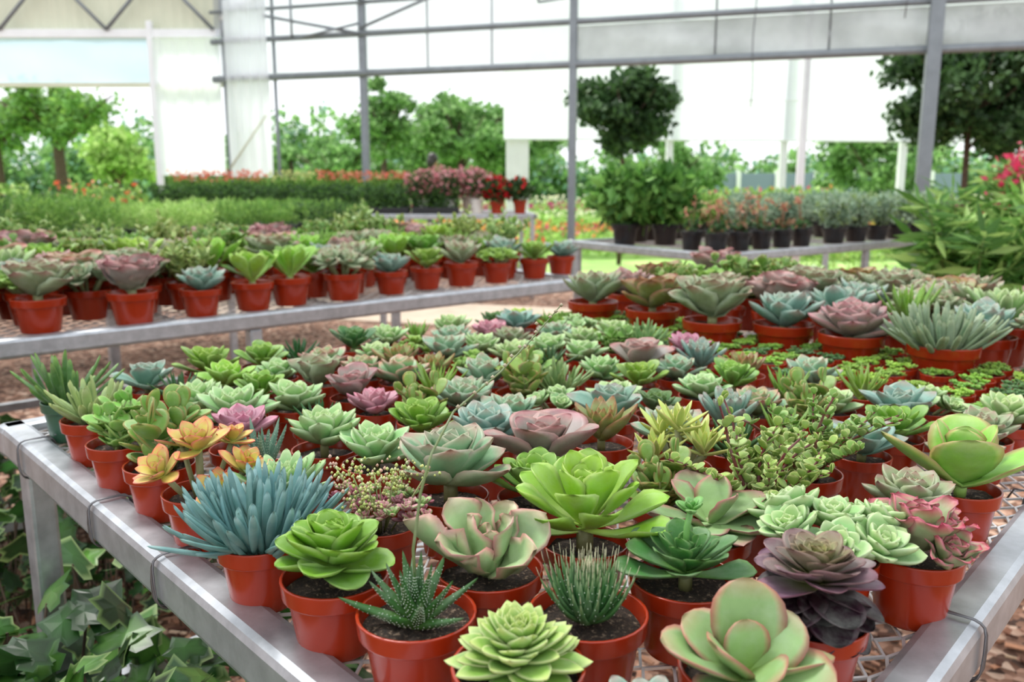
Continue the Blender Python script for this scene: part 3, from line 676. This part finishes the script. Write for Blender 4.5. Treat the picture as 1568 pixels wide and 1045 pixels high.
def longleaf(name,x,y,H0,br,n=1700,fl=None):
    B=MB(); pot(B,.16,.30,'blackpot',24)
    for s in range(26):
        a=random.uniform(0,6.28); rr=br*random.uniform(.1,.9); h=H0+random.uniform(-.2,.2)
        P=np.array([(0,0,.26),(rr*.35*math.cos(a),rr*.35*math.sin(a),.26+h*.45),(rr*.75*math.cos(a),rr*.75*math.sin(a),.2+h*.8),(rr*math.cos(a),rr*math.sin(a),.2+h)])
        tube(B,P,[.007,.006,.004,.002],'foliage',hx('#6a7a40'),5)
        m_=n//26; t=RNG.uniform(.45,1,m_); Q=np.stack([np.interp(t,[0,.33,.66,1],P[:,q]) for q in range(3)],1)+RNG.normal(0,.015,(m_,3))
        out=RNG.normal(0,1,(m_,3)); out[:,2]=.05
        leafmesh(B,Q,.15,.014,[hx('#4f7a34'),hx('#6f9a48'),hx('#9cbc68')],.2,out)
        if fl and random.random()<.7: leafmesh(B,P[-1]+RNG.normal(0,.05,(30,3)),.05,.02,fl,.3)
    return B.obj(name,(x,y,0))
longleaf('potted_oleander',2.00,3.70,.66,.30); longleaf('potted_oleander.001',2.45,3.62,.70,.30); longleaf('potted_oleander.002',2.35,4.2,.70,.30)
PF=[hx('#c83a5a'),hx('#d85a78')]
longleaf('potted_pink_oleander',3.15,5.4,.90,.32,1600,PF); longleaf('potted_pink_oleander.001',3.75,5.9,.94,.36,1600,PF)
rows=[(11.8,-3.5,.4,.35,G_M,[hx('#e8745a')]),(13.5,-5,6,.4,G_L,[hx('#d8707a'),hx('#e8a05a')]),(15,-6,8,.4,G_M,[hx('#e88a5a')]),(17.6,-7,12,.5,G_L,[hx('#e0e0c0')]),(19.6,-7,14,.6,G_M,[hx('#b84a78')]),(22.3,-9,16,.7,G_L,[hx('#f0e8d0')]),(11.2,2.6,4.8,.55,G_L,[hx('#e8905a'),hx('#e8c85a')]),(13.2,3,10,.6,G_M,[hx('#b83a6a')])]
for y,x0,x1,h,c,f in rows:
    L=x1-x0; n=int(L*650); tray(nm('flower_bed'),(x0+x1)/2,y,0,0,L,1.0,h,n,.09,.03,c,f,int(L*60),black=False,fl=.08)
for i,x in enumerate([-4.0,-4.5,-5.1,-5.7]): bush(nm('potted_flowering_shrub'),x,8.7+.3*(i%2),0,.15,.3,.44,G_L+G_M,n=1600,L=.08,W=.025,fl=[hx('#e06a4a'),hx('#e8a080')],nf=100,sq=1.1)
# ------------------------------------------------------------------ ivy
def ivy(name,boxes,n,size,zr):
    B=MB(); lob=[(0,-.05),(.28,-.18),(.55,-.02),(.40,.18),(.62,.42),(.30,.50),(.0,1.0),(-.30,.50),(-.62,.42),(-.40,.18),(-.55,-.02),(-.28,-.18)]
    lob=np.array(lob)*np.array([1.05,1]); cx=np.array([0,.3]); lob=cx+(lob-cx)*np.array([1+.12*(i%2) for i in range(12)])[:,None]; inn=cx+(lob-cx)*.72
    base=np.vstack([[cx],inn,lob]); m=12
    F=[(0,1+j,1+(j+1)%m) for j in range(m)]+[(1+j,1+m+j,1+m+(j+1)%m,1+(j+1)%m) for j in range(m)]
    for i in range(n):
        x0,x1,y0,y1=random.choice(boxes); x=random.uniform(x0,x1); y=random.uniform(y0,y1); z=zr*random.random()**1.1+.03
        s=size*random.uniform(.5,1.15); Z=-.18*(base[:,0]**2)*s+random.uniform(.0,.1)*s*np.sin(base[:,1]*3)
        V=np.stack([base[:,0]*s*1.1,base[:,1]*s,Z],1)
        R=np.array(Matrix.Rotation(random.uniform(0,6.28),3,'Z')@Matrix.Rotation(math.radians(random.gauss(25,22)),3,'X')@Matrix.Rotation(math.radians(random.gauss(0,22)),3,'Y'))
        V=V@R.T+np.array([x,y,z])
        a=jit(hx(random.choice(['#1c3618','#284820','#355f28','#527f34'])),.15); e=jit(hx(random.choice(['#8fae68','#9fb878','#446c36','#2e5828','#284c22','#284c22'])),.1)
        C=np.vstack([[a*1.5],np.tile(a,(m,1)),np.tile(e,(m,1))]); B.add(V,F,C,'ivyleaf',False)
        if i%3==0: 
            q=(x+random.uniform(-.1,.1),y+random.uniform(-.1,.1),.01); tube(B,[q,((q[0]+x)/2+.02,(q[1]+y)/2,z*.6),(x,y,z)],.0025,'bark',GREY,4)
    return B.obj(name)
ivy('ivy_ground_cover',[(-1.25,-.45,.6,1.25),(-1.0,-.25,.4,.95),(-.8,-.2,.9,1.4),(-.85,-.55,.85,1.2)],1150,.070,.48)
ivy('ivy_ground_cover.001',[(-1.9,-.6,2.0,2.75),(-1.6,-.9,1.7,2.3)],620,.06,.42)
ivy('ivy_ground_cover.002',[(.35,.95,.25,.8)],260,.06,.42)
# ------------------------------------------------------------------ floor / chips
B=MB(); B.add([(-14,-4,0),(14,-4,0),(14,10.9,0),(-14,10.9,0)],[(0,1,2,3)],GREY,'mulch',False); B.obj('floor')
B=MB(); B.add([(-120,10.9,-.01),(120,10.9,-.01),(120,160,-.01),(-120,160,-.01)],[(0,1,2,3)],GREY,'grass',False); B.obj('ground')
B=MB(); box(B,(1.0,6.9,.006),(9,1.2,.012),'concrete',np.array(Matrix.Rotation(math.radians(-17),3,'Z'))); B.obj('concrete_path')
B=MB()
for i in range(5200):
    reg=random.choice([(-1.9,.9,.9,3.4),(-1.9,.9,.9,3.4),(-1.6,1.2,.2,2.2),(0,2.0,1.5,4.6)])
    x=random.uniform(reg[0],reg[1]); y=random.uniform(reg[2],reg[3]); L=random.uniform(.015,.05); w_=random.uniform(.006,.018)
    R=np.array(Matrix.Rotation(random.uniform(0,6.28),3,'Z')@Matrix.Rotation(random.uniform(-.4,.4),3,'X')@Matrix.Rotation(random.uniform(-.3,.3),3,'Y'))
    V=np.array([(-L/2,-w_/2,0),(L/2,-w_/2*.7,0),(L/2,w_/2,0),(-L/2,w_/2*.8,0),(-L/2,-w_/2,.004),(L/2,-w_/2*.7,.004),(L/2,w_/2,.004),(-L/2,w_/2*.8,.004)])@R.T+np.array([x,y,random.uniform(.004,.015)])
    B.add(V,[(4,5,6,7),(0,1,5,4),(1,2,6,5),(2,3,7,6),(3,0,4,7)],jit(hx(random.choice(['#8a5f48','#a97f66','#6a4636','#c9a88e','#b98a6c','#54382c'])),.15),'chip',False)
B.obj('bark_mulch')
# ------------------------------------------------------------------ greenhouse structure
WL=[(-3.5,10.5),(8.6,6.7)]
def wp(t,z,off=0):
    x0,y0=WL[0]; x1,y1=WL[-1]; s=(t-x0)/(x1-x0); return np.array([t+off*.30,y0+(y1-y0)*s+off*.95,z])
def sheet(name,pts,mat,parent=None,wr=0):
    B=MB(); p=[np.array(q,float) for q in pts]; n=24; V=[];F=[]
    for i in range(n+1):
        for j in range(n+1):
            s,t=i/n,j/n; q=(p[0]*(1-s)+p[1]*s)*(1-t)+(p[3]*(1-s)+p[2]*s)*t; nn=np.cross(p[1]-p[0],p[3]-p[0]); nn/=np.linalg.norm(nn)
            V.append(q+nn*wr*(math.sin(s*23+t*3)*(.4+math.sin(t*5))+.6*math.sin(s*51+t*9)))
    F=[(i*(n+1)+j,(i+1)*(n+1)+j,(i+1)*(n+1)+j+1,i*(n+1)+j+1) for i in range(n) for j in range(n)]
    B.add(V,F,GREY,mat,True); return B.obj(name,parent=parent)
ZR=2.33; ZE=4.0
sheet('wall_back',[wp(-3.5,ZR,.03),wp(.64,ZR,.03),wp(.64,ZE,.03),wp(-3.5,ZE,.03)],'film',wr=.015)
sheet('wall_back.001',[wp(.64,ZR+.38,.03),wp(8.6,ZR+.38,.03),wp(8.6,ZE,.03),wp(.64,ZE,.03)],'film',wr=.015)
sheet('rolled_plastic_curtain',[wp(.66,ZR,-.02),wp(8.6,ZR,-.02),wp(8.6,ZR+.38,-.02),wp(.66,ZR+.38,-.02)],'filmgrey',wr=.025)
E=bpy.data.objects.new('greenhouse_frame',None); SC.collection.objects.link(E)
B=MB()
def pipe(p,q,r,mat='post',seg=10): tube(B,[p,(np.array(p)+np.array(q))/2,q],r,mat,GREY,seg)
def sq(x,y,w,h,mat='post',z0=0): box(B,(x,y,z0+(h-z0)/2),(w,w,h-z0),mat,np.array(Matrix.Rotation(math.radians(-17),3,'Z')),bev=.008)
sq(-1.66,9.92,.075,ZE); sq(.63,9.15,.075,ZE); sq(3.83,8.1,.12,ZE); sq(8.3,6.8,.14,ZE)
for z,r in ((ZR,.040),(ZR+.42,.032),(3.08,.02),(3.45,.03)):
    pipe(wp(-3.5,z,-.05),wp(8.6,z,-.05),r)
for x in (-.9,-.2,2.0,3.0,5.2,6.4,7.4): pipe(wp(x,ZR,-.04),wp(x,ZE,-.04),.010,'post',6)
pipe(wp(-1.66,2.75,-.08),wp(-2.8,3.0,-.08),.018); pipe(wp(-2.45,2.72,-.1),wp(-2.45,3.3,-.1),.014); pipe(wp(-2.45,2.72,-.1),wp(-1.66,2.85,-.1),.014)
pipe(wp(-1.66,2.8,-.08),wp(.1,3.4,-.08),.016); pipe(wp(.3,2.95,-.1),wp(.3,3.5,-.1),.012); pipe(wp(.3,2.95,-.1),wp(.64,2.98,-.1),.012)
pipe((-1.66,9.9,3.1),(-1.8,6,3.6),.02); pipe((.63,9.1,3.1),(.5,5,3.9),.02); pipe((3.83,8.05,3.1),(3.1,4.5,3.9),.025)
B.obj('posts_and_rails',parent=E)
B=MB()
for x,zb in ((2.35,1.85),(3.6,2.6)):
    p=wp(x,0,-.15); tube(B,[(p[0]+.01*math.sin(k_*1.3),p[1],zb+k_*.17) for k_ in range(12)],.006,'tiewire',GREY,5)
B.obj('hanging_cord',parent=E)
YL=10.55
B=MB()
box(B,(-6.1,YL,2.86),(5.6,.09,.10),'white',bev=.01); box(B,(-6.1,YL,2.28),(5.6,.06,.05),'cream'); box(B,(-3.38,YL,1.9),(.09,.09,3.8),'post',bev=.01); box(B,(-4.26,YL-.02,1.5),(.07,.07,3.0),'white',bev=.01)
for x in np.arange(-8.5,-3.5,1.25):
    tube(B,[(x,YL-.06,2.9),(x+.31,YL-.06,3.23),(x+.62,YL-.06,3.56)],.022,'post'); tube(B,[(x+1.25,YL-.06,2.9),(x+.93,YL-.06,3.23),(x+.62,YL-.06,3.56)],.022,'post')
box(B,(-6.1,YL-.06,3.60),(5.6,.07,.08),'white')
tube(B,[(-3.4,YL-.05,3.02),(-2.8,10.2,3.25),(-1.8,9.9,3.6)],.03,'white')
B.obj('end_wall_truss',parent=E)
B=MB(); n=90; V=[]
for i in range(n+1):
    x=-9+5.6*i/n; y=YL+.06+.012*(i%2); V+= [(x,y,2.88),(x,y,4.4)]
B.add(V,[(2*i,2*i+2,2*i+3,2*i+1) for i in range(n)],GREY,'cream',False); B.obj('wall_left')
sheet('wall_left.001',[(-9,YL+.02,2.30),(-4.3,YL+.02,2.30),(-4.3,YL+.02,2.84),(-9,YL+.02,2.84)],'filmblue',wr=.01)
sheet('white_plastic_sheet',[(-4.22,YL-.08,1.22),(-3.44,YL-.08,1.22),(-3.44,YL-.08,2.80),(-4.22,YL-.08,2.80)],'filmwhite',wr=.012)
sheet('white_plastic_sheet.001',[wp(-3.30,1.2,-.1),wp(-2.76,1.2,-.1),wp(-2.76,3.2,-.1),wp(-3.30,3.2,-.1)],'filmwhite',wr=.012)
B=MB(); pipe(wp(-2.74,0),wp(-2.74,3.2),.02); pipe(wp(-3.3,1.3,-.13),wp(-2.8,1.9,-.13),.012,'cream'); B.obj('corner_frame',parent=E)
n=20; B=MB(); V=[]
for i in range(n+1):
    x=-9+18*i/n; z=4.0+1.3*math.cos((i/n-.5)*math.pi); V+=[(x,-3,z),(x,11.3,z)]
B.add(V,[(2*i,2*i+2,2*i+3,2*i+1) for i in range(n)],GREY,'roof',True); B.obj('ceiling')
B=MB()
for y in np.arange(-2.5,11,2.2):
    tube(B,[(-9+18*i/n,y,3.97+1.3*math.cos((i/n-.5)*math.pi)) for i in range(n+1)],.03,'post',GREY,8)
B.obj('roof_hoops',parent=E)
sheet('white_shade_curtain',[(-.15,16,1.92),(10.5,16,1.86),(10.5,16,4.6),(-.15,16,4.6)],'filmwhite',wr=.02)
B=MB()
for x in (2.9,5.0,7.2,9.4): box(B,(x,16.1,2.3),(.12,.12,4.6),'white',bev=.01)
for x in (-.1,): box(B,(x+.2,16.1,1.0),(.42,.1,2.0),'white',bev=.01)
tube(B,[(-.15,15.95,2.6),(5,15.95,2.6),(10.5,15.95,2.6)],.012,'white')
tube(B,[(-.15,15.95,1.92),(5,15.95,1.89),(10.5,15.95,1.86)],.02,'white')
B.obj('neighbouring_greenhouse')
B=MB(); tube(B,[(3.05,9.2,0),(3.05,9.2,1.2),(3.05,9.2,3.6)],.045,'white'); B.obj('white_pvc_post')
B=MB(); box(B,(11.5,34,.75),(12,.4,1.5),'barn',bev=.02)
for x in np.arange(5.8,17.5,1.5): box(B,(x,33.75,.8),(.15,.15,1.6),'white')
B.obj('distant_shed')
B=MB()
for i in range(14): 
    x=-11+i*.32; tube(B,[(x,15,0),(x,15,.5),(x,15,.95)],.02,'blackpot',GREY,6)
tube(B,[(-11.1,15,.9),(-9,15,.9),(-6.7,15,.9)],.02,'blackpot'); tube(B,[(-11.1,15,.3),(-9,15,.3),(-6.7,15,.3)],.02,'blackpot'); B.obj('metal_fence')
B=MB(); tube(B,[(-.072,.596,.806),(-.074,.60,.86),(-.069,.613,.90),(-.062,.63,.925),(-.048,.68,.945),(-.01,.74,.965),(.02,.80,.985),(.05,.85,1.01)],[.0014,.0013,.0012,.0011,.001,.0009,.0008,.0006],'leaf',hx('#6f7a4a'),5)
for t in np.linspace(0,1,14):
    p=np.array([-.048+.098*t,.68+.17*t,.945+.065*t]); octa(B,[p+RNG.normal(0,.002,3)],.0022,hx('#a99880'))
B.obj('haworthia_flower_stalk')
# ------------------------------------------------------------------ person outdoors
PE=bpy.data.objects.new('person',None); SC.collection.objects.link(PE); PE.location=(-1.48,16.35,0); PE.rotation_euler=(0,0,math.radians(150))
def skin(name,pts,edges,rad,mat):
    me=bpy.data.meshes.new(name); me.from_pydata(pts,edges,[]); o=bpy.data.objects.new(name,me); SC.collection.objects.link(o); o.parent=PE
    o.modifiers.new('s','SKIN'); 
    for i,r in enumerate(rad): me.skin_vertices[0].data[i].radius=(r,r*.8)
    me.skin_vertices[0].data[0].use_root=True
    o.modifiers.new('u','SUBSURF').levels=2; me.materials.append(M[mat]); return o
skin('body',[(0,0,.92),(0,0,1.1),(0,0,1.28),(0,0,1.36),(-.17,0,1.30),(-.22,-.03,1.05),(-.18,-.18,.92),(.17,0,1.30),(.22,-.03,1.05),(.18,-.18,.92),(-.09,0,.85),(-.1,0,.48),(-.1,0,.06),(.09,0,.85),(.1,0,.48),(.1,0,.06),(-.1,-.12,.03),(.1,-.12,.03)],
 [(0,1),(1,2),(2,3),(2,4),(4,5),(5,6),(2,7),(7,8),(8,9),(0,10),(10,11),(11,12),(0,13),(13,14),(14,15),(12,16),(15,17)],
 [.14,.13,.15,.06,.06,.045,.035,.06,.045,.035,.09,.065,.045,.09,.065,.045,.035,.035],'shirt')
B=MB(); 
def ell(c,r,mat,n=14):
    V=[];
    for i in range(n+1):
        t=math.pi*i/n
        for j in range(n): a=2*math.pi*j/n; V.append((c[0]+r[0]*math.sin(t)*math.cos(a),c[1]+r[1]*math.sin(t)*math.sin(a),c[2]+r[2]*math.cos(t)))
    B.add(V,[(i*n+j,(i+1)*n+j,(i+1)*n+(j+1)%n,i*n+(j+1)%n) for i in range(n) for j in range(n)],GREY,mat)
ell((0,-.01,1.53),(.078,.095,.118),'skin'); ell((0,.015,1.575),(.10,.108,.115),'hair'); ell((0,.09,1.50),(.08,.06,.11),'hair'); ell((0,-.108,1.51),(.012,.02,.022),'skin',8)
for s in (-1,1): ell((s*.03,-.098,1.535),(.012,.008,.008),'hair',8); ell((s*.08,0,1.53),(.012,.02,.03),'skin',8)
ell((0,-.1,1.465),(.025,.008,.007),'hair',8)
tube(B,[(0,.01,1.36),(0,0,1.42),(0,0,1.47)],.05,'skin',GREY,10); B.obj('head',parent=PE)
# ------------------------------------------------------------------ light, world, camera
W=bpy.data.worlds.new('sky'); SC.world=W; W.use_nodes=True; nt=W.node_tree; bg=nt.nodes['Background']
tc=N(nt,'ShaderNodeTexCoord'); sx=N(nt,'ShaderNodeSeparateXYZ'); nt.links.new(tc.outputs['Generated'],sx.inputs[0])
r=ramp(nt,[(.0,(.40,.40,.36)),(.5,(.95,.97,1)),(.75,(.90,.95,1.0))]); mr=N(nt,'ShaderNodeMapRange'); mr.inputs['From Min'].default_value=-1
nt.links.new(sx.outputs['Z'],mr.inputs['Value']); nt.links.new(mr.outputs[0],r.inputs[0]); nt.links.new(r.outputs[0],bg.inputs['Color']); bg.inputs['Strength'].default_value=1.55
L=bpy.data.lights.new('sun','SUN'); L.energy=5.2; L.angle=math.radians(20); L.color=(1,.97,.92); o=bpy.data.objects.new('sun',L); SC.collection.objects.link(o)
o.rotation_euler=Vector((-.40,.50,1)).to_track_quat('Z','Y').to_euler(); o.location=(0,0,8)
cam=bpy.data.cameras.new('camera'); co=bpy.data.objects.new('camera',cam); SC.collection.objects.link(co); co.location=(0,0,1.13); co.rotation_euler=(math.radians(79.5),0,0)
cam.lens=30.0; cam.sensor_width=36; cam.clip_start=.02; cam.clip_end=400
cam.dof.use_dof=True; cam.dof.focus_distance=.82; cam.dof.aperture_fstop=7.0
SC.camera=co
SC.view_settings.view_transform='Standard'; SC.view_settings.look='None'
